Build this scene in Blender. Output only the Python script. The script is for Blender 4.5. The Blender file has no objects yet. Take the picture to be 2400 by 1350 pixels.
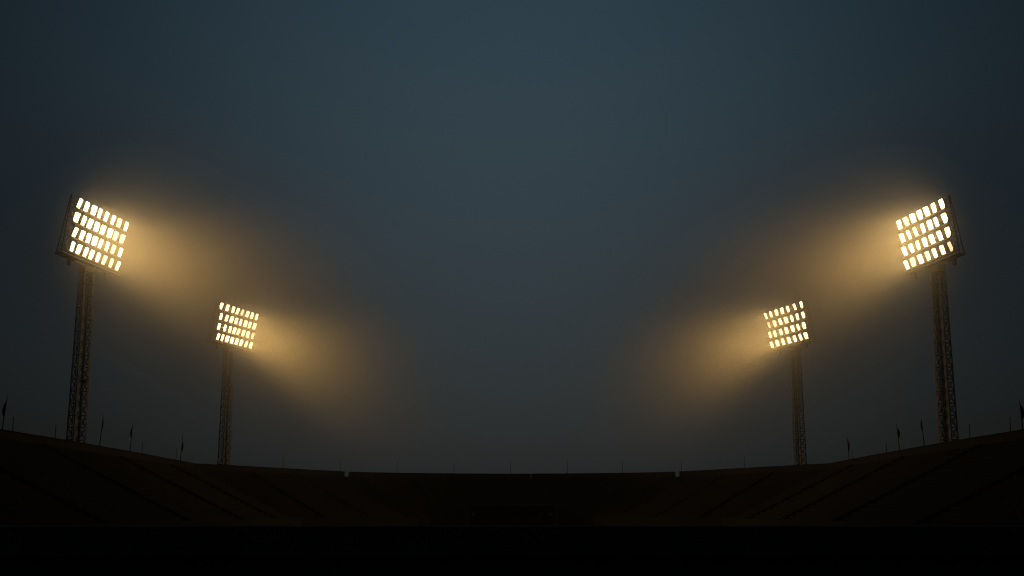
import bpy, bmesh, math, random
from mathutils import Vector, Matrix

random.seed(11)
SC = bpy.context.scene
COL = SC.collection
R = math.radians
EYE = 3.0                                    # the lens is three metres above the pitch

# ------------------------------------------------------------------ camera
cam_d = bpy.data.cameras.new('camera')
cam_d.lens = 42.75
cam_d.sensor_width = 36.0
cam_d.clip_start = 0.1
cam_d.clip_end = 5000
cam = bpy.data.objects.new('camera', cam_d)
cam.location = (0, 0, EYE)
cam.rotation_euler = (R(90) + math.atan(525 / 2850), 0, 0)
COL.objects.link(cam)
SC.camera = cam

# ------------------------------------------------------------------ sky: a murky blue dusk, the sun already down
SUN_EL, SUN_ROT = -2.0, 0.0
w = bpy.data.worlds.new('World')
SC.world = w
w.use_nodes = True
nt = w.node_tree
bg = nt.nodes['Background']
sky = nt.nodes.new('ShaderNodeTexSky')
sky.sky_type = 'NISHITA'
sky.sun_disc = False
sky.sun_elevation = R(SUN_EL)
sky.sun_rotation = R(SUN_ROT)
sky.dust_density = 3.0
sky.ozone_density = 2.0
# an overcast deck veils most of the clear sky: brighter overhead than at the horizon (the CIE overcast law)
# lens vignetting is painted in too: bright near the view axis, darker outwards
tcw = nt.nodes.new('ShaderNodeTexCoord')
def wmath(op, a, b=None):
    m = nt.nodes.new('ShaderNodeMath')
    m.operation = op
    for i, v in enumerate((a, b)):
        if v is None: continue
        if isinstance(v, (int, float)): m.inputs[i].default_value = v
        else: nt.links.new(v, m.inputs[i])
    return m.outputs[0]
sep = nt.nodes.new('ShaderNodeSeparateXYZ')
nt.links.new(tcw.outputs['Generated'], sep.inputs[0])
cie = wmath('DIVIDE', wmath('ADD', wmath('MULTIPLY', wmath('MAXIMUM', sep.outputs[2], 0.0), 2.0), 1.0), 3.0)
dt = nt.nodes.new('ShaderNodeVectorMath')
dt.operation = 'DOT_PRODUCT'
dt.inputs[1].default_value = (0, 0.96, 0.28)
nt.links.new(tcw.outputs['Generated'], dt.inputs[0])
vignette_lobe = wmath('ADD', wmath('MULTIPLY', wmath('POWER', wmath('MULTIPLY', wmath('ADD', dt.outputs['Value'], 1.0), 0.5), 34.0), 0.94), 0.06)
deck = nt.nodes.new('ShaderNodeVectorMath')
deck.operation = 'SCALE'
tone = nt.nodes.new('ShaderNodeMix')          # murkier and greyer low down, bluer overhead
tone.data_type = 'RGBA'
tone.inputs[6].default_value = (1.06, 1.27, 1.36, 1)
tone.inputs[7].default_value = (0.55, 1.09, 1.46, 1)
nt.links.new(wmath('MINIMUM', wmath('MULTIPLY', wmath('MAXIMUM', sep.outputs[2], 0.0), 2.3), 1.0), tone.inputs[0])
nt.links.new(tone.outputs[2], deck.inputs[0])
nt.links.new(wmath('MULTIPLY', cie, vignette_lobe), deck.inputs['Scale'])
cloud = nt.nodes.new('ShaderNodeMix')
cloud.data_type = 'RGBA'
cloud.inputs[0].default_value = 0.8
nt.links.new(sky.outputs[0], cloud.inputs[6])
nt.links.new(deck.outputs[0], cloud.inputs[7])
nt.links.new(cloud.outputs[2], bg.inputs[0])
bg.inputs[1].default_value = 0.1

sun_d = bpy.data.lights.new('sun', 'SUN')
sun_d.energy = 0.004                         # only an afterglow is left of it
sun_d.angle = R(20)
sun_d.color = (0.75, 0.85, 1.0)
sun = bpy.data.objects.new('sun', sun_d)
sun.rotation_euler = (R(-86), 0, 0)       # low, from beyond the far stand
COL.objects.link(sun)

SC.view_settings.view_transform = 'Standard'
SC.view_settings.look = 'None'
SC.view_settings.exposure = 0.0
SC.view_settings.gamma = 1.0
SC.view_settings.use_curve_mapping = False
SC.render.engine = 'CYCLES'
SC.cycles.use_denoising = True
SC.cycles.denoising_prefilter = 'NONE'
SC.cycles.volume_bounces = 1
SC.cycles.max_bounces = 4
SC.cycles.diffuse_bounces = 2
SC.cycles.use_light_tree = True
SC.cycles.use_adaptive_sampling = False
SC.cycles.filter_width = 1.15
SC.cycles.sample_clamp_indirect = 0.6
SC.cycles.sample_clamp_direct = 16.0

LAMP_W = 900.0          # watts of each floodlight beam
LENS_L = 9.5            # radiance of a lens seen from the side
MIST_D = 0.07
HAZE_D = 0.00015


# ------------------------------------------------------------------ materials
def mat(name, base, rough=0.8, metal=0.0, var=0.25, scale=2.0, bump=0.0, streak=False):
    m = bpy.data.materials.new(name)
    m.use_nodes = True
    t = m.node_tree
    b = t.nodes['Principled BSDF']
    b.inputs['Roughness'].default_value = rough
    b.inputs['Metallic'].default_value = metal
    tc = t.nodes.new('ShaderNodeTexCoord')
    mp = t.nodes.new('ShaderNodeMapping')
    if streak:
        mp.inputs['Scale'].default_value = (1, 1, 0.12)
    nz = t.nodes.new('ShaderNodeTexNoise')
    nz.inputs['Scale'].default_value = scale
    nz.inputs['Detail'].default_value = 6
    nz.inputs['Roughness'].default_value = 0.65
    rp = t.nodes.new('ShaderNodeValToRGB')
    rp.color_ramp.elements[0].position = 0.3
    rp.color_ramp.elements[1].position = 0.7
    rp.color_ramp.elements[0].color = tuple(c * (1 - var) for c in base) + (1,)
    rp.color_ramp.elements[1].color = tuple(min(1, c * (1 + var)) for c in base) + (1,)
    t.links.new(tc.outputs['Object'], mp.inputs[0])
    t.links.new(mp.outputs[0], nz.inputs['Vector'])
    t.links.new(nz.outputs[0], rp.inputs[0])
    t.links.new(rp.outputs[0], b.inputs['Base Color'])
    if bump:
        bp = t.nodes.new('ShaderNodeBump')
        bp.inputs['Strength'].default_value = bump
        bp.inputs['Distance'].default_value = 0.05
        t.links.new(nz.outputs[0], bp.inputs['Height'])
        t.links.new(bp.outputs[0], b.inputs['Normal'])
    return m


def lens_mat(name, col, k):
    m = bpy.data.materials.new(name)
    m.use_nodes = True
    b = m.node_tree.nodes['Principled BSDF']
    b.inputs['Base Color'].default_value = (0.8, 0.8, 0.75, 1)
    b.inputs['Roughness'].default_value = 0.3
    b.inputs['Emission Color'].default_value = col + (1,)
    b.inputs['Emission Strength'].default_value = k
    return m


M = {
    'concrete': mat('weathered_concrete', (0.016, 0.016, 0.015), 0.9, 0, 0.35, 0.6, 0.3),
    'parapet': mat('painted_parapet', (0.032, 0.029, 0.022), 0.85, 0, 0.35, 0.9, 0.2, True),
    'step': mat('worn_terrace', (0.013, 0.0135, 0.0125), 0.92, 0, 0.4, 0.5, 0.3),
    'slab': mat('cast_slab', (0.15, 0.148, 0.135), 0.9, 0, 0.5, 1.6, 0.5),
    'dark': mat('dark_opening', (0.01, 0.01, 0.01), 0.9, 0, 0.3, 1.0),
    'roof': mat('pale_roof_sheet', (0.22, 0.24, 0.24), 0.6, 0, 0.2, 1.2),
    'pale': mat('faded_plate', (0.08, 0.085, 0.08), 0.7, 0, 0.2, 1.2),
    'steel': mat('galvanised_steel', (0.46, 0.43, 0.37), 0.55, 0.1, 0.3, 1.5, 0.1, True),
    'brace': mat('tarnished_steel', (0.10, 0.092, 0.08), 0.6, 0.2, 0.3, 1.5),
    'pipe': mat('painted_pipe', (0.72, 0.66, 0.54), 0.5, 0.0, 0.2, 2.0),
    'board': mat('walkway_grating', (0.16, 0.14, 0.11), 0.8, 0.2, 0.3, 2.0),
    'house': mat('lamp_housing', (0.22, 0.21, 0.19), 0.5, 0.3, 0.2, 3.0),
    'post': mat('dull_post_metal', (0.08, 0.08, 0.08), 0.6, 0.3, 0.2, 2.0),
    'grass': mat('wet_pitch_grass', (0.014, 0.024, 0.009), 0.95, 0, 0.4, 0.25, 0.4),
    'track': mat('cinder_track', (0.025, 0.018, 0.015), 0.95, 0, 0.3, 0.8, 0.2),
    'soil': mat('dark_ground', (0.03, 0.032, 0.025), 0.95, 0, 0.4, 0.1),
    'flag_red': mat('flag_cloth_red', (0.12, 0.02, 0.02), 0.9, 0, 0.2, 3.0),
    'flag_green': mat('flag_cloth_green', (0.02, 0.07, 0.05), 0.9, 0, 0.2, 3.0),
    'lens': [lens_mat('lens_bright', (1.0, 0.64, 0.24), LENS_L), lens_mat('lens_ageing', (1.0, 0.70, 0.34), 3.4),
             lens_mat('lens_dim', (1.0, 0.68, 0.32), 1.5)],
}


# ------------------------------------------------------------------ helpers
def link(name, me, parent=None, material=None):
    o = bpy.data.objects.new(name, me)
    COL.objects.link(o)
    if material is not None and me is not None and not me.materials:
        me.materials.append(material)
    if parent is not None:
        o.parent = parent
    return o


def tag(o, label=None, cat=None, group=None, kind=None):
    if label: o['label'] = label
    if cat: o['category'] = cat
    if group: o['group'] = group
    if kind: o['kind'] = kind
    return o


def empty(name, loc):
    o = bpy.data.objects.new(name, None)
    o.location = loc
    COL.objects.link(o)
    return o


def mesh(name, verts, faces, smooth=False):
    me = bpy.data.meshes.new(name)
    me.from_pydata([tuple(v) for v in verts], [], faces)
    me.update()
    if smooth:
        me.polygons.foreach_set('use_smooth', [True] * len(me.polygons))
    return me


class MB:
    def __init__(self):
        self.v, self.f = [], []

    def add(self, vs, fs):
        k = len(self.v)
        self.v += [Vector(q) for q in vs]
        self.f += [tuple(i + k for i in q) for q in fs]

    def hexa(self, p):                       # eight corners: bottom ring of four, top ring of four
        self.add(p, [(3, 2, 1, 0), (4, 5, 6, 7), (0, 1, 5, 4), (1, 2, 6, 5), (2, 3, 7, 6), (3, 0, 4, 7)])

    def box(self, a, b):
        x0, y0, z0 = a
        x1, y1, z1 = b
        self.hexa([(x0, y0, z0), (x1, y0, z0), (x1, y1, z0), (x0, y1, z0), (x0, y0, z1), (x1, y0, z1), (x1, y1, z1), (x0, y1, z1)])

    def bar(self, p, q, a, b=None):
        b = b or a
        p, q = Vector(p), Vector(q)
        d = (q - p).normalized()
        r = Vector((0, 0, 1)) if abs(d.z) < 0.9 else Vector((1, 0, 0))
        s = d.cross(r).normalized()
        t = s.cross(d).normalized()
        c = [s * i * a / 2 + t * j * b / 2 for i, j in ((-1, -1), (1, -1), (1, 1), (-1, 1))]
        self.hexa([p + k for k in c] + [q + k for k in c])

    def tube(self, pts, r, n=8):
        pts = [Vector(p) for p in pts]
        k0 = len(self.v)
        up = None
        for i, p in enumerate(pts):
            d = (pts[min(i + 1, len(pts) - 1)] - pts[max(i - 1, 0)]).normalized()
            if up is None:
                up = d.orthogonal().normalized()
            up = (up - d * up.dot(d)).normalized()
            s = d.cross(up)
            rr = r[i] if isinstance(r, (list, tuple)) else r
            for j in range(n):
                a = 2 * math.pi * j / n
                self.v.append(p + (up * math.cos(a) + s * math.sin(a)) * rr)
        for i in range(len(pts) - 1):
            for j in range(n):
                a, b = k0 + i * n + j, k0 + i * n + (j + 1) % n
                self.f.append((a, b, b + n, a + n))
        self.f.append(tuple(k0 + j for j in reversed(range(n))))
        self.f.append(tuple(k0 + (len(pts) - 1) * n + j for j in range(n)))

    def build(self, name, material, parent=None, smooth=False):
        me = mesh(name, self.v, self.f, smooth)
        return link(name, me, parent, material)


_unit = {}


def unit_bar(material):
    if material.name not in _unit:
        mb = MB()
        mb.box((-0.5, -0.5, 0), (0.5, 0.5, 1))
        me = mesh('bar', mb.v, mb.f)
        me.materials.append(material)
        _unit[material.name] = me
    return _unit[material.name]


def piece(name, p, q, a, b, material, parent):
    """a straight bar from p to q; alike bars share one mesh"""
    p, q = Vector(p), Vector(q)
    d = q - p
    o = link(name, unit_bar(material), parent)
    o.location = p
    o.rotation_mode = 'QUATERNION'
    o.rotation_quaternion = d.to_track_quat('Z', 'Y')
    o.scale = (a, b, d.length)
    return o


# ------------------------------------------------------------------ ground, pitch, track
def sheet(name, pts, z, material, parent=None):
    o = link(name, mesh(name, [(x, y, z) for x, y in pts], [tuple(range(len(pts)))]), parent, material)
    tag(o, kind='structure')
    return o


sheet('ground', [(-900, -700), (900, -700), (900, 1400), (-900, 1400)], -0.012, M['soil'])


def oval(hx, y0, y1, n=20):
    pts = []
    for k in range(n + 1):
        a = math.pi * k / n
        pts.append((hx * math.cos(a), y1 + hx * 0.55 * math.sin(a)))
    for k in range(n + 1):
        a = math.pi + math.pi * k / n
        pts.append((hx * math.cos(a), y0 + hx * 0.55 * math.sin(a)))
    return pts


sheet('running_track', oval(29.5, 62, 212), -0.004, M['track'])
sheet('pitch', [(-23, 70), (23, 70), (23, 205), (-23, 205)], 0.004, M['grass'])

# ------------------------------------------------------------------ the bowl of terraces
RIM_Z = EYE + 7.4
K = 7.4 / 8.0
# inner top edge of the parapet in plan, left half (mirrored for the right)
SIDE = [(-46.0, 52.0), (-46.3, 96.0), (-46.55, 128.0), (-47.1, 150.0), (-48.0, 170.0), (-49.1, 189.5)]
CORNER = [(-49.1, 189.5), (-46.0, 195.6), (-39.3, 210.2), (-31.05, 228.3)]
MID = [(-30.35, 229.2), (-26.0, 233.2), (-21.5, 236.4), (-11.0, 239.8), (0, 241.2), (11.0, 239.8), (21.5, 236.4), (26.0, 233.2), (30.35, 229.2)]


def mirror(pl):
    return [(-x, y) for x, y in reversed(pl)]


def inward(pl):
    """unit normals to the right of travel... towards the pitch, one for each vertex"""
    out = []
    for i, p in enumerate(pl):
        a = Vector(pl[max(i - 1, 0)])
        b = Vector(pl[min(i + 1, len(pl) - 1)])
        d = (b - a).normalized()
        out.append(Vector((d.y, -d.x)))
    return out


ROWS = 20
TOP = RIM_Z - 1.05
LOW = 1.4
RUN = 0.8


def section(profile, pl, nr):
    """sweep a closed profile of (inward, z) along a plan line"""
    vs, fs = [], []
    n = len(profile)
    for p, m in zip(pl, nr):
        for a, z in profile:
            vs.append((p[0] + m.x * a, p[1] + m.y * a, z))
    for i in range(len(pl) - 1):
        for j in range(n):
            a, b = i * n + j, i * n + (j + 1) % n
            fs.append((a, b, b + n, a + n))
    fs.append(tuple(reversed(range(n))))
    fs.append(tuple((len(pl) - 1) * n + j for j in range(n)))
    return vs, fs


def fine(pl, step):
    """resample a plan line at about step metres"""
    pts = [Vector(p) for p in pl]
    out = []
    for a, b in zip(pts, pts[1:]):
        n = max(1, round((b - a).length / step))
        out += [a.lerp(b, k / n) for k in range(n)]
    out.append(pts[-1])
    return out


def stand(pl, label, aisles, slits=()):
    c = pl[len(pl) // 2]
    root = empty('terraced_stand', (c[0], c[1], 0))
    tag(root, label, 'stand', 'terraces around the pitch')
    off = Vector((c[0], c[1], 0))
    nr = inward(pl)

    def put(name, vs, fs, material):
        return link(name, mesh(name, [Vector(v) - off for v in vs], fs), root, material)

    rise = (TOP - LOW) / ROWS
    prof = [(-0.25, -0.3), (-0.25, TOP), (1.4, TOP)]
    for k in range(ROWS):
        a = 1.4 + k * RUN
        prof += [(a, TOP - (k + 1) * rise), (a + RUN, TOP - (k + 1) * rise)]
    end = 1.4 + ROWS * RUN
    prof += [(end, -0.3)]
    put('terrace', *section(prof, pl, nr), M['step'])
    # a bench board on each step, one long board for each row
    for k in range(ROWS):
        a = 1.4 + k * RUN + 0.30
        z = TOP - (k + 1) * rise
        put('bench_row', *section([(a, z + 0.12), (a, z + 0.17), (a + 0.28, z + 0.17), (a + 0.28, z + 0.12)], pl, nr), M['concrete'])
    # the low front wall
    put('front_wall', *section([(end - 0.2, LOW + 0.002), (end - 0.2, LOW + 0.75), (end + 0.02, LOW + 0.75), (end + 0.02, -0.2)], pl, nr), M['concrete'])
    # parapet: separate slabs with open joints and a coping on each
    f = fine(pl, 4.2)
    fn = inward([tuple(q) for q in f])
    for i in range(len(f) - 1):
        a, b = f[i], f[i + 1]
        d = (b - a).normalized()
        g0 = 0.012 if (i not in slits) else 0.10
        g1 = 0.012
        p = [tuple(a + d * g0), tuple(b - d * g1)]
        n0 = Vector((d.y, -d.x))
        hz = RIM_Z - 0.12 + random.uniform(-0.012, 0.012)
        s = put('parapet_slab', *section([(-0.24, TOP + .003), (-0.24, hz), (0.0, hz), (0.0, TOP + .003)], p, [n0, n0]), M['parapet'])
        vs, fs = section([(-0.29, hz + .002), (-0.29, hz + 0.12), (0.05, hz + 0.12), (0.05, hz + .002)], p, [n0, n0])
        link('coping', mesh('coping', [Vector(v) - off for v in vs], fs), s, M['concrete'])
    # stairways down through the rows
    L = [0]
    for a, b in zip(pl, pl[1:]):
        L.append(L[-1] + (Vector(b) - Vector(a)).length)
    for t in aisles:
        s = t * L[-1]
        i = max(k for k in range(len(L) - 1) if L[k] <= s)
        u = (s - L[i]) / (L[i + 1] - L[i])
        p = Vector(pl[i]).lerp(Vector(pl[i + 1]), u)
        m = nr[i].lerp(nr[i + 1], u).normalized()
        d = Vector((-m.y, m.x))
        mb = MB()
        for k in range(ROWS * 2):
            a0 = 1.42 + k * RUN / 2
            z = TOP - k * rise / 2 - rise * 0.5 + 0.21
            q = [p + m * a0 - d * .6, p + m * (a0 + RUN / 2) - d * .6, p + m * (a0 + RUN / 2) + d * .6, p + m * a0 + d * .6]
            mb.hexa([Vector((v.x, v.y, z - rise)) - off for v in q] + [Vector((v.x, v.y, z)) - off for v in q])
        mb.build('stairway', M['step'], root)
    return root


stand(SIDE, 'dark terraced stand rising along the left side', (0.12, 0.3, 0.48, 0.66, 0.84))
stand(mirror(SIDE), 'dark terraced stand rising along the right side', (0.16, 0.34, 0.52, 0.7, 0.88))
stand(CORNER, 'dark far corner stand behind the smaller left floodlight mast', (0.3, 0.62, 0.93))
stand(mirror(CORNER), 'dark far corner stand behind the smaller right floodlight mast', (0.07, 0.38, 0.7))
stand(MID, 'dark curved stand at the far end between two rim notches', (0.035, 0.22, 0.4, 0.6, 0.78, 0.965), slits=(9,))

# low sills under the two open notches in the rim
for sx, side in ((-1, 'left'), (1, 'right')):
    root = empty('rim_gate', (sx * 30.7, 228.75, 0))
    tag(root, 'open notch with a low sill in the rim, %s of the centre' % side, 'gate', 'notches in the far rim')
    mb = MB()
    a, b = Vector((sx * 31.05, 228.3)), Vector((sx * 30.35, 229.2))
    d = (b - a).normalized()
    n = Vector((-d.y, d.x)) if sx > 0 else Vector((d.y, -d.x))
    q = [a - n * .25, b - n * .25, b + n * 1.0, a + n * 1.0]
    o = Vector((sx * 30.7, 228.75))
    q = [v - o for v in q]
    mb.hexa([(v.x, v.y, 0) for v in q] + [(v.x, v.y, TOP + .12) for v in q])
    mb.build('sill', M['concrete'], root)
    q2 = [v + n * 1.01 for v in (a - o, b - o)] + [v + n * 16 for v in (b - o, a - o)]
    mb = MB()
    for k in range(ROWS):
        f0, f1 = k / ROWS, (k + 1) / ROWS
        e = [q2[0].lerp(q2[3], f0), q2[1].lerp(q2[2], f0), q2[1].lerp(q2[2], f1), q2[0].lerp(q2[3], f1)]
        z = TOP - (TOP - LOW) * f0
        mb.hexa([(v.x, v.y, 0) for v in e] + [(v.x, v.y, z) for v in e])
    mb.build('stairway', M['step'], root)

# the players' tunnel in the far end and the pale dugout roofs by the track
t = empty('players_tunnel', (0, 219.5, 0))
tag(t, 'black rectangular tunnel mouth at the foot of the far stand', 'tunnel')
mb = MB(); mb.box((-8.2, 0, -0.1), (-7.6, 6.0, 4.1)); mb.build('side_wall', M['concrete'], t)
mb = MB(); mb.box((7.6, 0, -0.1), (8.2, 6.0, 4.1)); mb.build('side_wall', M['concrete'], t)
mb = MB(); mb.box((-8.4, -0.3, 4.102), (8.4, 6.0, 4.4)); mb.build('lintel', M['concrete'], t)
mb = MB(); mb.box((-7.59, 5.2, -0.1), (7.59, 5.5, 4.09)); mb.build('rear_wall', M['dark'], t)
for x in (-6.9, 6.9):
    mb = MB(); mb.box((x - .3, .1, 2.4), (x + .3, .25, 2.9)); mb.build('sign_plate', M['pale'], t)


def dugout(x, y, rz, L, label):
    r = empty('dugout', (x, y, 0))
    r.rotation_euler.z = rz
    tag(r, label, 'dugout', 'dugouts beside the track')
    mb = MB()
    for k in range(6):
        a0, a1 = R(180 - 15 * k), R(180 - 15 * (k + 1))
        p0 = (1.5 * math.cos(a0) + .7, 2.3 * math.sin(a0))
        p1 = (1.5 * math.cos(a1) + .7, 2.3 * math.sin(a1))
        mb.hexa([(-L / 2, p0[0], p0[1]), (L / 2, p0[0], p0[1]), (L / 2, p1[0], p1[1]), (-L / 2, p1[0], p1[1]),
                 (-L / 2, p0[0] * 1.03, p0[1] + .06), (L / 2, p0[0] * 1.03, p0[1] + .06), (L / 2, p1[0] * 1.03, p1[1] + .06), (-L / 2, p1[0] * 1.03, p1[1] + .06)])
    mb.build('roof', M['roof'], r)
    mb = MB(); mb.box((-L / 2 + .1, -.5, .4), (L / 2 - .1, -.1, .46)); mb.build('bench', M['dark'], r)
    for s in (-1, 1):
        mb = MB(); mb.box((s * L / 2 - .05, -.6, 0), (s * L / 2 + .05, .7, 1.9)); mb.build('side_panel', M['dark'], r)


dugout(-31.6, 158.0, R(-80), 7.0, 'low pale roofed dugout in front of the left stand')

# added low barrier hiding the floodlit pitch, slabs with open joints under one rail
t = empty('added_barrier', (0, 6.5, 0))
tag(t, 'added low barrier wall that hides the floodlit pitch from the camera', 'wall')
for k in range(-5, 6):
    mb = MB(); mb.box((k * 1.8 - .896, -.09, -.1), (k * 1.8 + .896, .09, 2.79 + random.uniform(-.006, .006))); mb.build('wall_slab', M['slab'], t)
mb = MB(); mb.box((-9.9, .093, -.1), (9.9, .16, 2.79)); mb.build('backing', M['slab'], t)
mb = MB(); mb.box((-9.9, -.14, 2.775), (9.9, .17, 2.928)); mb.build('coping', M['slab'], t)

# ------------------------------------------------------------------ floodlight masts
def lamp_outline():
    """rounded box, a little narrower at the foot, half width and height about 0.5 m"""
    pts = []
    W, H, r = 0.475, 0.535, 0.14
    for cx, cy, a0, rr in ((W - r, H - r, 0, r), (-W + r, H - r, 90, r), (-W + .13, -H + .09, 180, .09), (W - .13, -H + .09, 270, .09)):
        for k in range(4):
            a = R(a0 + 30 * k)
            pts.append((cx + rr * math.cos(a), cy + rr * math.sin(a)))
    return pts


OUT = lamp_outline()
NP = len(OUT)
_v = [(x * 1.05, y * 1.04, 0) for x, y in OUT] + [(x * 0.96, y * 0.95, -0.10) for x, y in OUT] + [(x * 0.5, y * 0.5, -0.26) for x, y in OUT]
_f = [tuple(reversed(range(2 * NP, 3 * NP)))] + [(k + r * NP, k + (r + 1) * NP, (k + 1) % NP + (r + 1) * NP, (k + 1) % NP + r * NP) for r in (0, 1) for k in range(NP)]
_f.append(tuple(range(NP)))
HOUSING = mesh('housing', _v, _f)
HOUSING.materials.append(M['house'])
LENS = []
for m in M['lens']:
    _v = [(x, y, 0.012) for x, y in OUT] + [(x * .8, y * .8, 0.05) for x, y in OUT]
    _f = [(k, (k + 1) % NP, (k + 1) % NP + NP, k + NP) for k in range(NP)] + [tuple(range(NP, 2 * NP))]
    me = mesh('lens', _v, _f)
    me.materials.append(m)
    LENS.append(me)
mb = MB()
mb.box((-.06, -.74, -.08), (.06, -.565, .10)); mb.box((-.15, -.62, -.08), (.15, -.565, .11))
BRACKET = mesh('bracket', mb.v, mb.f)
BRACKET.materials.append(M['pipe'])


def floodlight(mast_xy, bank, sgn, rows, dim, label, bird=False, watt=1.0):
    X, Y, Zc, az, rs, tilt = bank
    az, tilt = R(az), R(tilt)
    al = Vector((math.cos(az), math.sin(az), 0))
    n = Vector((al.y, -al.x, 0))
    base = Vector((mast_xy[0], mast_xy[1], 0))
    root = empty('floodlight_mast', base)
    tag(root, label, 'floodlight mast', 'floodlight masts around the bowl')
    C = Vector((X, Y, Zc + EYE)) - base

    def P(u, w_, z):
        return C + al * u + n * w_ + Vector((0, 0, z))

    lean = lambda z: z * math.tan(tilt)
    zr = [(1.5 - i) * rs * math.cos(tilt) for i in range(4)]
    bottom = zr[3] - 0.74
    umax = max(abs(u) for r in rows for u in r)
    # --- lattice column
    top_z = Zc + EYE + bottom - 0.62
    rot = R(-40) if X < 0 else R(-140)
    def half(z):
        return 0.64 + (0.80 - 0.64) * (top_z - z) / 20.0
    def corner(i, z):
        a = rot + R(45 + 90 * i)
        h = half(z) * math.sqrt(2)
        return Vector((h * math.cos(a), h * math.sin(a), z))
    for i in range(4):
        mb = MB()
        fl = 0.21
        for j in (1, 3):
            q = []
            for z in (-0.2, top_z):
                c, e = corner(i, z), corner((i + j) % 4, z)
                d = (e - c).normalized()
                o_ = Vector((-d.y, d.x, 0)) if j == 3 else Vector((d.y, -d.x, 0))
                k0 = 0.0 if j == 1 else 0.03
                q += [c + d * k0, c + d * fl, c + d * fl - o_ * 0.03, c + d * k0 - o_ * 0.03]
            mb.hexa(q)
        mb.build('leg', M['steel'], root)
    bays = 22
    bh = (top_z - 0.55) / bays
    lower = MB()
    for b in range(bays):
        z0, z1 = b * bh + 0.02, (b + 1) * bh + 0.02
        for i in range(4):
            a0, a1 = corner(i, z0) * 1.0, corner((i + 1) % 4, z0)
            b0, b1 = corner(i, z1), corner((i + 1) % 4, z1)
            inn = lambda p, k: Vector((p.x * k, p.y * k, p.z))
            a0, a1, b0, b1 = inn(a0, .955), inn(a1, .955), inn(b0, .955), inn(b1, .955)
            c0, d0 = inn(a0, .93), inn(b1, .93)
            if z1 < RIM_Z - 1.2:
                lower.bar(a0, b1, .06); lower.bar(inn(a1, .95), inn(b0, .95), .06); lower.bar(b0, b1, .08)
            else:
                piece('brace', a0, b1, .065, .065, M['brace'], root)
                piece('brace', inn(a1, .95), inn(b0, .95), .065, .065, M['brace'], root)
                piece('strut', b0, b1, .085, .085, M['brace'], root)
    lower.build('lower_bracing', M['brace'], root)
    # ladder inside the column and a cable pipe up one face
    mb = MB()
    lc = (corner(3, 0) + corner(2, 0)) / 2 if X < 0 else (corner(0, 0) + corner(3, 0)) / 2
    e = Vector((-lc.y, lc.x, 0)).normalized()
    lc = Vector((lc.x, lc.y, 0)) * 0.55
    for s in (-1, 1):
        mb.bar(lc + e * .22 * s, lc + e * .22 * s + Vector((0, 0, top_z)), .07, .05)
    z = 1.0
    while z < top_z - .2:
        mb.bar(lc - e * .22 + Vector((0, 0, z)), lc + e * .22 + Vector((0, 0, z)), .03)
        z += 0.34
    mb.build('ladder', M['brace'], root)
    fc = (corner(0, 0) + corner(3, 0)) / 2 if X < 0 else (corner(2, 0) + corner(3, 0)) / 2
    fc = Vector((fc.x, fc.y, 0)) * 0.72
    mb = MB(); mb.tube([fc, fc + Vector((0, 0, top_z))], .035, 6); mb.build('cable_pipe', M['brace'], root)
    mb = MB()
    h = half(top_z) * 1.02
    cs = [Vector((h * math.sqrt(2) * math.cos(rot + R(45 + 90 * i)), h * math.sqrt(2) * math.sin(rot + R(45 + 90 * i)), 0)) for i in range(4)]
    mb.hexa([c + Vector((0, 0, top_z - .5)) for c in cs] + [c + Vector((0, 0, top_z + .12)) for c in cs])
    mb.build('head_plate', M['steel'], root)
    if bird:
        p = (corner(0, 17.6) * .55 + corner(3, 17.6) * .45); p.z = 17.6
        mb = MB(); mb.box((p.x - .17, p.y - .15, 17.4), (p.x + .17, p.y + .15, 17.75)); mb.build('cable_box', M['dark'], root)
    # --- frame of the lamp bank
    ue = umax + 0.95
    wf = lambda z: lean(z) - 0.34            # the plane of the uprights, just behind the lamps
    apex = zr[0] + 0.75
    for s in (-1, 1):
        u = s * ue
        ft, fb = P(u, wf(apex) - .02, apex), P(u, wf(bottom), bottom)
        rt, rb = P(u, wf(apex) - .16, apex), P(u, wf(bottom) - .62, bottom - .32)
        piece('frame_chord', fb, ft, .08, .08, M['brace'], root)
        piece('frame_chord', rb, rt, .09, .09, M['brace'], root)
        prev = None
        for k in range(9):
            t_ = k / 8
            a, b = fb.lerp(ft, t_), rb.lerp(rt, t_)
            piece('frame_rung', a, b, .04, .04, M['brace'], root)
            if prev is not None:
                piece('frame_rung', prev, a, .03, .03, M['brace'], root)
            prev = b
    for i in range(4):
        z = zr[i] - 0.55
        piece('frame_rail', P(-ue, wf(z) - .075, z), P(ue, wf(z) - .075, z), .07, .07, M['brace'], root)
    nu = len(rows[0]) + 1
    for k in range(1, nu):
        u = -ue + 2 * ue * k / nu
        piece('frame_upright', P(u, wf(bottom), bottom), P(u, wf(zr[0] - .5), zr[0] - .5), .05, .05, M['brace'], root)
    # row pipes; at the end towards the camera each turns up into the frame
    for i in range(4):
        z = zr[i] - 0.74
        wp = lean(zr[i]) + 0.14 + .74 * math.tan(R(-4))
        far = -sgn * (max(-sgn * u for u in rows[i]) + 0.35)
        e0 = sgn * (ue - 0.62)
        pts = [P(far, wp, z), P(e0, wp, z)]
        for k in range(1, 6):
            a = R(18 * k)
            pts.append(P(e0 + sgn * .32 * math.sin(a), wp - .06 * k / 5, z + .32 * (1 - math.cos(a))))
        pts.append(P(e0 + sgn * .32, wp - .16, z + 1.15))
        mb = MB(); mb.tube(pts, .08, 8); mb.build('row_pipe', M['pipe'], root, True)
        piece('pipe_tie', pts[-1] - Vector((0, 0, .1)), P(sgn * ue, wf(z + 1.05) - .1, z + 1.05), .06, .06, M['brace'], root)
        piece('pipe_tie', P(e0 + sgn * .32, wp - .1, z + .6), P(sgn * ue, wf(z + .6) - .1, z + .6), .05, .05, M['brace'], root)
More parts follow.
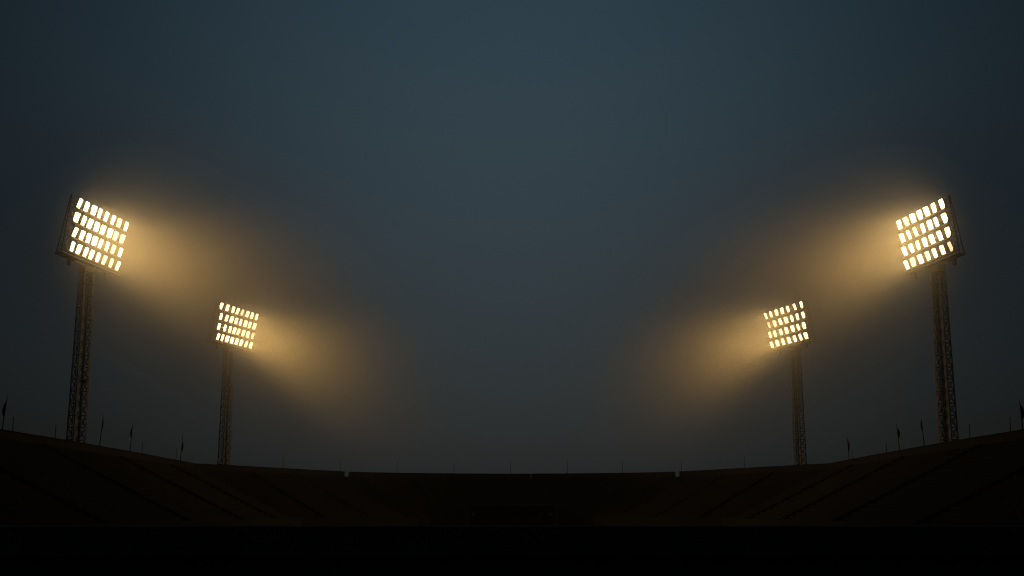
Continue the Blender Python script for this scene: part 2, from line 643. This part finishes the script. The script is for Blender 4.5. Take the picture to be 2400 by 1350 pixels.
    # walkway under the bank: long boards, edge beams, cross bearers
    for k in range(4):
        w0 = wf(bottom) - .50 + k * .2
        zz = bottom - .20
        a, b = P(-ue, w0, zz), P(ue, w0, zz)
        piece('walkway_board', a, b, .17, .04, M['board'], root).rotation_quaternion = (b - a).to_track_quat('Z', 'Y')
    piece('edge_beam', P(-ue - .1, wf(bottom) - .64, bottom - .32), P(ue + .1, wf(bottom) - .64, bottom - .32), .12, .16, M['brace'], root)
    piece('edge_beam', P(-ue - .1, wf(bottom) + .20, bottom - .17), P(ue + .1, wf(bottom) + .20, bottom - .17), .10, .12, M['pipe'], root)
    for k in range(9):
        u = -ue + 2 * ue * k / 8
        piece('bearer', P(u, wf(bottom) - .6, bottom - .36), P(u, wf(bottom) + .18, bottom - .27), .07, .07, M['brace'], root)
    # two girders carry the walkway on the column head
    for s in (-.45, .45):
        piece('girder', P(s * 2, wf(bottom) + .1, bottom - .46), Vector((al.x * s * 2, al.y * s * 2, C.z + bottom - .46)) - n * .5, .14, .2, M['steel'], root)
    piece('girder', P(-3.2, wf(bottom) - .32, bottom - .48), P(3.2, wf(bottom) - .32, bottom - .48), .16, .2, M['steel'], root)
    for s in (-1, 1):
        p = P(s * 4.45, wf(bottom) - .30, bottom - .38)
        mb = MB(); mb.hexa([p + al * (a * .19) + n * (b * .16) + Vector((0, 0, z)) for z in (-.82, 0) for a, b in ((-1, -1), (1, -1), (1, 1), (-1, 1))])
        mb.build('ballast_box', M['brace'], root)
    # --- lamps
    for i, r in enumerate(rows):
        for j, u in enumerate(r):
            pos = P(u, lean(zr[i]), zr[i])
            yaw, nod = R(random.uniform(-8, 8)), R(17 + random.uniform(-4, 4))
            f_ = Matrix.Rotation(yaw, 3, 'Z') @ n
            f_ = (f_ * math.cos(nod) - Vector((0, 0, 1)) * math.sin(nod)).normalized()
            x_ = Vector((0, 0, 1)).cross(f_).normalized()
            y_ = f_.cross(x_)
            o = link('floodlight', HOUSING, root)
            mw = Matrix((x_, y_, f_)).transposed().to_4x4()
            mw.translation = pos
            o.matrix_local = mw
            k = dim.get((i, j), 0)
            link('lens', LENS[k], o)
            link('bracket', BRACKET, o)
            ld = bpy.data.lights.new('beam', 'SPOT')
            ld.energy = LAMP_W * watt * (1.0, 0.5, 0.25)[k]
            ld.color = (1.0, 0.55, 0.145)
            ld.spot_size = R(65)
            ld.spot_blend = 1.0
            ld.shadow_soft_size = 0.04
            lo = bpy.data.objects.new('beam', ld)
            COL.objects.link(lo)
            lo.parent = o
            lo.location = (0, 0, 0.45)
            lo.rotation_euler = (R(180) + R(5), 0, 0)   # shines along the lens axis, a little lower
    return root, C + base, al, n


NL = [[-5.5, -3.93, -2.25, -0.82, 0.79, 2.47, 4.01, 5.84], [-5.59, -3.97, -2.5, -0.94, 0.58, 2.29, 3.75, 5.45], [-5.31, -3.72, -2.23, -0.78, 0.65, 2.23, 3.79, 5.62], [-5.29, -3.85, -2.28, -0.89, 0.63, 2.2, 3.91, 5.63]]
FL = [[-6.3, -4.29, -2.32, -0.8, 0.82, 2.62, 4.26, 5.91], [-5.79, -3.91, -2.25, -0.68, 0.84, 2.54, 4.06, 5.71], [-5.84, -3.91, -2.2, -0.74, 0.67, 2.39, 4.01, 5.77], [-5.52, -4.12, -2.56, -0.93, 0.69, 2.28, 4.02, 5.71]]
FR = [[-6.17, -4.33, -2.34, -0.37, 1.59, 3.88, 6.09], [-5.61, -3.62, -1.64, 0.35, 2.28, 4.17, 6.07], [-5.87, -4.14, -2.06, -0.14, 1.98, 3.81, 5.7], [-5.91, -3.92, -1.9, 0.12, 2.09, 3.97, 5.71]]
NR = [[-5.1, -3.4, -1.72, -0.02, 1.59, 3.28, 5.09], [-5.0, -3.33, -1.7, 0.11, 1.76, 3.22, 5.14], [-5.04, -3.33, -1.71, -0.04, 1.6, 3.42, 5.24], [-5.2, -3.56, -1.73, 0.02, 1.65, 3.4, 5.18]]
BANKS = [
    floodlight((-49.35, 138.5), (-48.015, 138, 31.63, 81.4, 1.646, 7.6), -1, NL, {(0, 6): 1, (1, 6): 1, (1, 7): 1, (2, 6): 1, (3, 5): 1, (3, 6): 1},
               'tall lattice mast with eight lamps a row, nearest on the left', True),
    floodlight((-48.67, 207.5), (-47.27, 207, 31.42, 73.4, 1.70, 9.0), -1, FL, {(0, 4): 1, (2, 7): 1},
               'smaller, more distant lattice mast with eight lamps a row on the left', watt=1.45),
    floodlight((48.7, 207.5), (47.16, 207, 31.6, -73.1, 1.735, 9.0), 1, FR, {(1, 0): 1},
               'smaller, more distant lattice mast with seven lamps a row on the right', watt=1.6),
    floodlight((49.43, 138.5), (47.91, 138, 31.66, -80.9, 1.645, 7.6), 1, NR, {(0, 1): 1, (3, 1): 1, (3, 3): 1, (3, 5): 1, (3, 6): 2},
               'tall lattice mast with seven lamps a row, nearest on the right', watt=0.88),
]

# ------------------------------------------------------------------ poles and flags along the rim
def rim_point(xpx):
    """point on top of the parapet seen in picture column xpx (2400 wide), found in plan"""
    full = SIDE + CORNER[1:] + MID + mirror(CORNER)[0:] + mirror(SIDE)[1:]
    best = None
    dep = lambda y: y * math.cos(math.atan(525 / 2850)) + 7.4 * math.sin(math.atan(525 / 2850))
    for a, b in zip(full, full[1:]):
        for k in range(400):
            x, y = a[0] + (b[0] - a[0]) * k / 400, a[1] + (b[1] - a[1]) * k / 400
            e = abs(1200 + 2850 * x / dep(y) - xpx)
            if best is None or e < best[0]:
                best = (e, x, y)
    m = Vector((best[1], best[2] - 150)).normalized()
    return Vector((best[1] + m.x * .12, best[2] + m.y * .12, RIM_Z))


def rim_post(xpx, h, label, lean_=0.0):
    p = rim_point(xpx)
    r = empty('rim_post', p)
    tag(r, label, 'post', 'thin posts along the rim')
    mb = MB(); mb.tube([(0, 0, -0.002), (lean_ * .5, 0, h * .5), (lean_, 0, h)], [.042, .036, .03], 7); mb.build('shaft', M['post'], r, True)
    mb = MB(); mb.box((-.11, -.11, 0.001), (.11, .11, .035)); mb.build('base_plate', M['post'], r)
    mb = MB(); mb.tube([(lean_, 0, h), (lean_, 0, h + .09)], [.06, .02], 7); mb.build('cap', M['post'], r)


for xpx, h, label in [
    (33, 1.2, 'thin bare post beside the leftmost flagpole'),
    (132, 1.4, 'thin bare post left of the near left mast'),
    (335, 1.3, 'thin bare post just right of the third flagpole on the left rim'),
    (414, 1.6, 'thin bare post just left of the fourth flagpole on the left rim'),
    (664, 1.8, 'thin bare post right of the distant left mast, midway to the notch'),
    (798, 1.95, 'thin bare post just left of the left rim notch'),
    (931, 2.2, 'thin bare post on far rim, first right of the left notch'),
    (1064, 2.4, 'thin bare post on far rim, second right of the left notch'),
    (1197, 2.4, 'thin bare post at the very middle of the far rim'),
    (1330, 2.4, 'thin bare post on far rim, second left of the right notch'),
    (1459, 2.2, 'thin bare post on far rim, first left of the right notch'),
    (1597, 2.0, 'thin bare post just right of the right rim notch'),
    (1745, 1.8, 'thin bare post left of the distant right mast'),
    (1996, 1.3, 'thin bare post just right of the first flagpole on the right rim'),
    (2076, 1.3, 'thin bare post just left of the second flagpole on the right rim'),
    (2271, 1.3, 'thin bare post just right of the near right mast'),
    (2366, 1.2, 'thin bare post beside the rightmost flagpole'),
]:
    rim_post(xpx, h, label)


def flagpole(xpx, h, z0, z1, wid, sgn, lean_, material, label):
    """pole with a limp flag hanging in folds between z0 and z1"""
    p = rim_point(xpx)
    r = empty('flagpole', p)
    tag(r, label, 'flagpole', 'flagpoles along the rim')
    at = lambda z: Vector((lean_ * z / h, 0, z))
    mb = MB(); mb.tube([at(-.002), at(h * .5), at(h)], [.055, .045, .028], 7); mb.build('pole', M['post'], r, True)
    mb = MB(); mb.box((-.12, -.12, 0.001), (.12, .12, .04)); mb.build('base_plate', M['post'], r)
    mb = MB()
    wid *= 0.75
    nx, nz_ = 10, 12
    ph = random.uniform(0, 6)
    grid = []
    for side in (0, 1):
        for k in range(nz_ + 1):
            t_ = k / nz_
            for q in range(nx + 1):
                s_ = q / nx
                fall = (math.sin(math.pi * min(1, .12 + t_ * .95)) ** .7) if t_ < .95 else .25
                x = sgn * (0.03 + wid * s_ * (0.15 + 0.85 * fall * (1 - 0.35 * (1 - t_))))
                y = 0.10 * s_ ** .5 * math.sin(7 * s_ + ph + 1.6 * t_) + side * .012
                z = z1 - (z1 - z0) * t_ - 0.22 * s_ * (1 - t_ * .4)
                grid.append(at(z) + Vector((x, y, 0)))
    n1 = (nx + 1) * (nz_ + 1)
    fs = []
    for k in range(nz_):
        for q in range(nx):
            a = k * (nx + 1) + q
            fs.append((a, a + 1, a + nx + 2, a + nx + 1))
            fs.append((n1 + a, n1 + a + nx + 1, n1 + a + nx + 2, n1 + a + 1))
    mb.add(grid, fs)
    mb.build('flag', material, r, True)


for a in [
    (8, 3.1, 1.3, 2.6, .32, -1, .25, M['flag_red'], 'flagpole with a dark limp flag at the left edge of the rim'),
    (236, 3.5, 1.8, 3.1, .16, 1, .22, M['flag_green'], 'flagpole with tightly furled flag just right of the near left mast'),
    (307, 3.4, 1.7, 3.0, .30, -1, .15, M['flag_red'], 'flagpole with bulging dark flag, third along the left rim'),
    (424, 4.0, 1.4, 2.9, .42, 1, .2, M['flag_green'], 'flagpole with bulging flag nearest the distant left mast'),
    (1989, 3.2, 1.3, 2.9, .35, 1, -.15, M['flag_red'], 'flagpole with dark limp flag nearest the distant right mast'),
    (2106, 3.3, 1.6, 2.7, .45, 1, -.2, M['flag_green'], 'flagpole whose flag sticks out, midway along the right rim'),
    (2164, 3.4, 1.7, 3.0, .16, -1, -.2, M['flag_green'], 'flagpole with tightly furled flag just left of the near right mast'),
    (2394, 2.6, 1.0, 2.3, .42, 1, -.12, M['flag_red'], 'flagpole with broad dark flag at the right edge of the rim'),
]:
    flagpole(*a)

# ------------------------------------------------------------------ the air: thin even haze, and mist drifting round the lamps
def volume(name, density, g, col, soft=False, seed=0.0):
    m = bpy.data.materials.new(name)
    m.use_nodes = True
    t_ = m.node_tree
    t_.nodes.remove(t_.nodes['Principled BSDF'])
    pv = t_.nodes.new('ShaderNodeVolumePrincipled')
    pv.inputs['Color'].default_value = col
    pv.inputs['Anisotropy'].default_value = g
    pv.inputs['Density'].default_value = density
    t_.links.new(pv.outputs[0], t_.nodes['Material Output'].inputs['Volume'])
    if soft:
        tc = t_.nodes.new('ShaderNodeTexCoord')
        ln = t_.nodes.new('ShaderNodeVectorMath'); ln.operation = 'LENGTH'
        t_.links.new(tc.outputs['Object'], ln.inputs[0])
        mr = t_.nodes.new('ShaderNodeMapRange'); mr.interpolation_type = 'LINEAR'
        mr.inputs['From Min'].default_value = 1.0
        mr.inputs['From Max'].default_value = 0.0
        mr.inputs['To Min'].default_value = 0.0
        mr.inputs['To Max'].default_value = 1.0
        t_.links.new(ln.outputs['Value'], mr.inputs['Value'])
        nz = t_.nodes.new('ShaderNodeTexNoise')
        nz.inputs['Scale'].default_value = 1.7
        nz.inputs['Detail'].default_value = 2
        mp = t_.nodes.new('ShaderNodeMapping'); mp.inputs['Location'].default_value = (seed, seed * 1.7, 0)
        t_.links.new(tc.outputs['Object'], mp.inputs[0]); t_.links.new(mp.outputs[0], nz.inputs['Vector'])
        m2 = t_.nodes.new('ShaderNodeMapRange')
        m2.inputs['From Min'].default_value = 0.25; m2.inputs['From Max'].default_value = 0.75
        m2.inputs['To Min'].default_value = 0.7; m2.inputs['To Max'].default_value = 1.3
        t_.links.new(nz.outputs[0], m2.inputs['Value'])
        mu = t_.nodes.new('ShaderNodeMath'); mu.operation = 'MULTIPLY'
        pw = t_.nodes.new('ShaderNodeMath'); pw.operation = 'POWER'; pw.inputs[1].default_value = 2.8
        t_.links.new(mr.outputs[0], pw.inputs[0])
        dn = t_.nodes.new('ShaderNodeMath'); dn.operation = 'MULTIPLY'; dn.inputs[1].default_value = density
        t_.links.new(pw.outputs[0], dn.inputs[0])
        t_.links.new(dn.outputs[0], mu.inputs[0]); t_.links.new(m2.outputs[0], mu.inputs[1])
        t_.links.new(mu.outputs[0], pv.inputs['Density'])
    else:
        m.cycles.homogeneous_volume = True
    m.cycles.volume_sampling = 'EQUIANGULAR'
    return m


if HAZE_D:
    mb = MB(); mb.box((-900.5, -700.5, -1.1), (900.5, 1400.5, 42.0))
    o = mb.build('haze', volume('haze_air', HAZE_D, 0.4, (0.9, 0.93, 0.95, 1)))
    tag(o, kind='stuff')

bm = bmesh.new()
bmesh.ops.create_icosphere(bm, subdivisions=4, radius=1.0)
BALL = bpy.data.meshes.new('mist')
bm.to_mesh(BALL); bm.free()
for i, (root, c, al, n) in enumerate(BANKS):
    me = BALL.copy()
    me.materials.append(volume('mist_air', MIST_D * (1.0, 1.2, 1.2, 1.0)[i], 0.55, (0.96, 0.98, 1.0, 1), True, 3.1 * i))
    o = link('mist', me)
    o.location = c + n * 9.5 + Vector((0, 0, (-4.6, -3.6, -3.6, -4.6)[i]))
    o.rotation_euler = (0, R(24), math.atan2(n.y, n.x))
    o.scale = ((48, 26, 26), (42, 25, 24), (42, 25, 24), (48, 26, 26))[i]
    tag(o, kind='stuff')
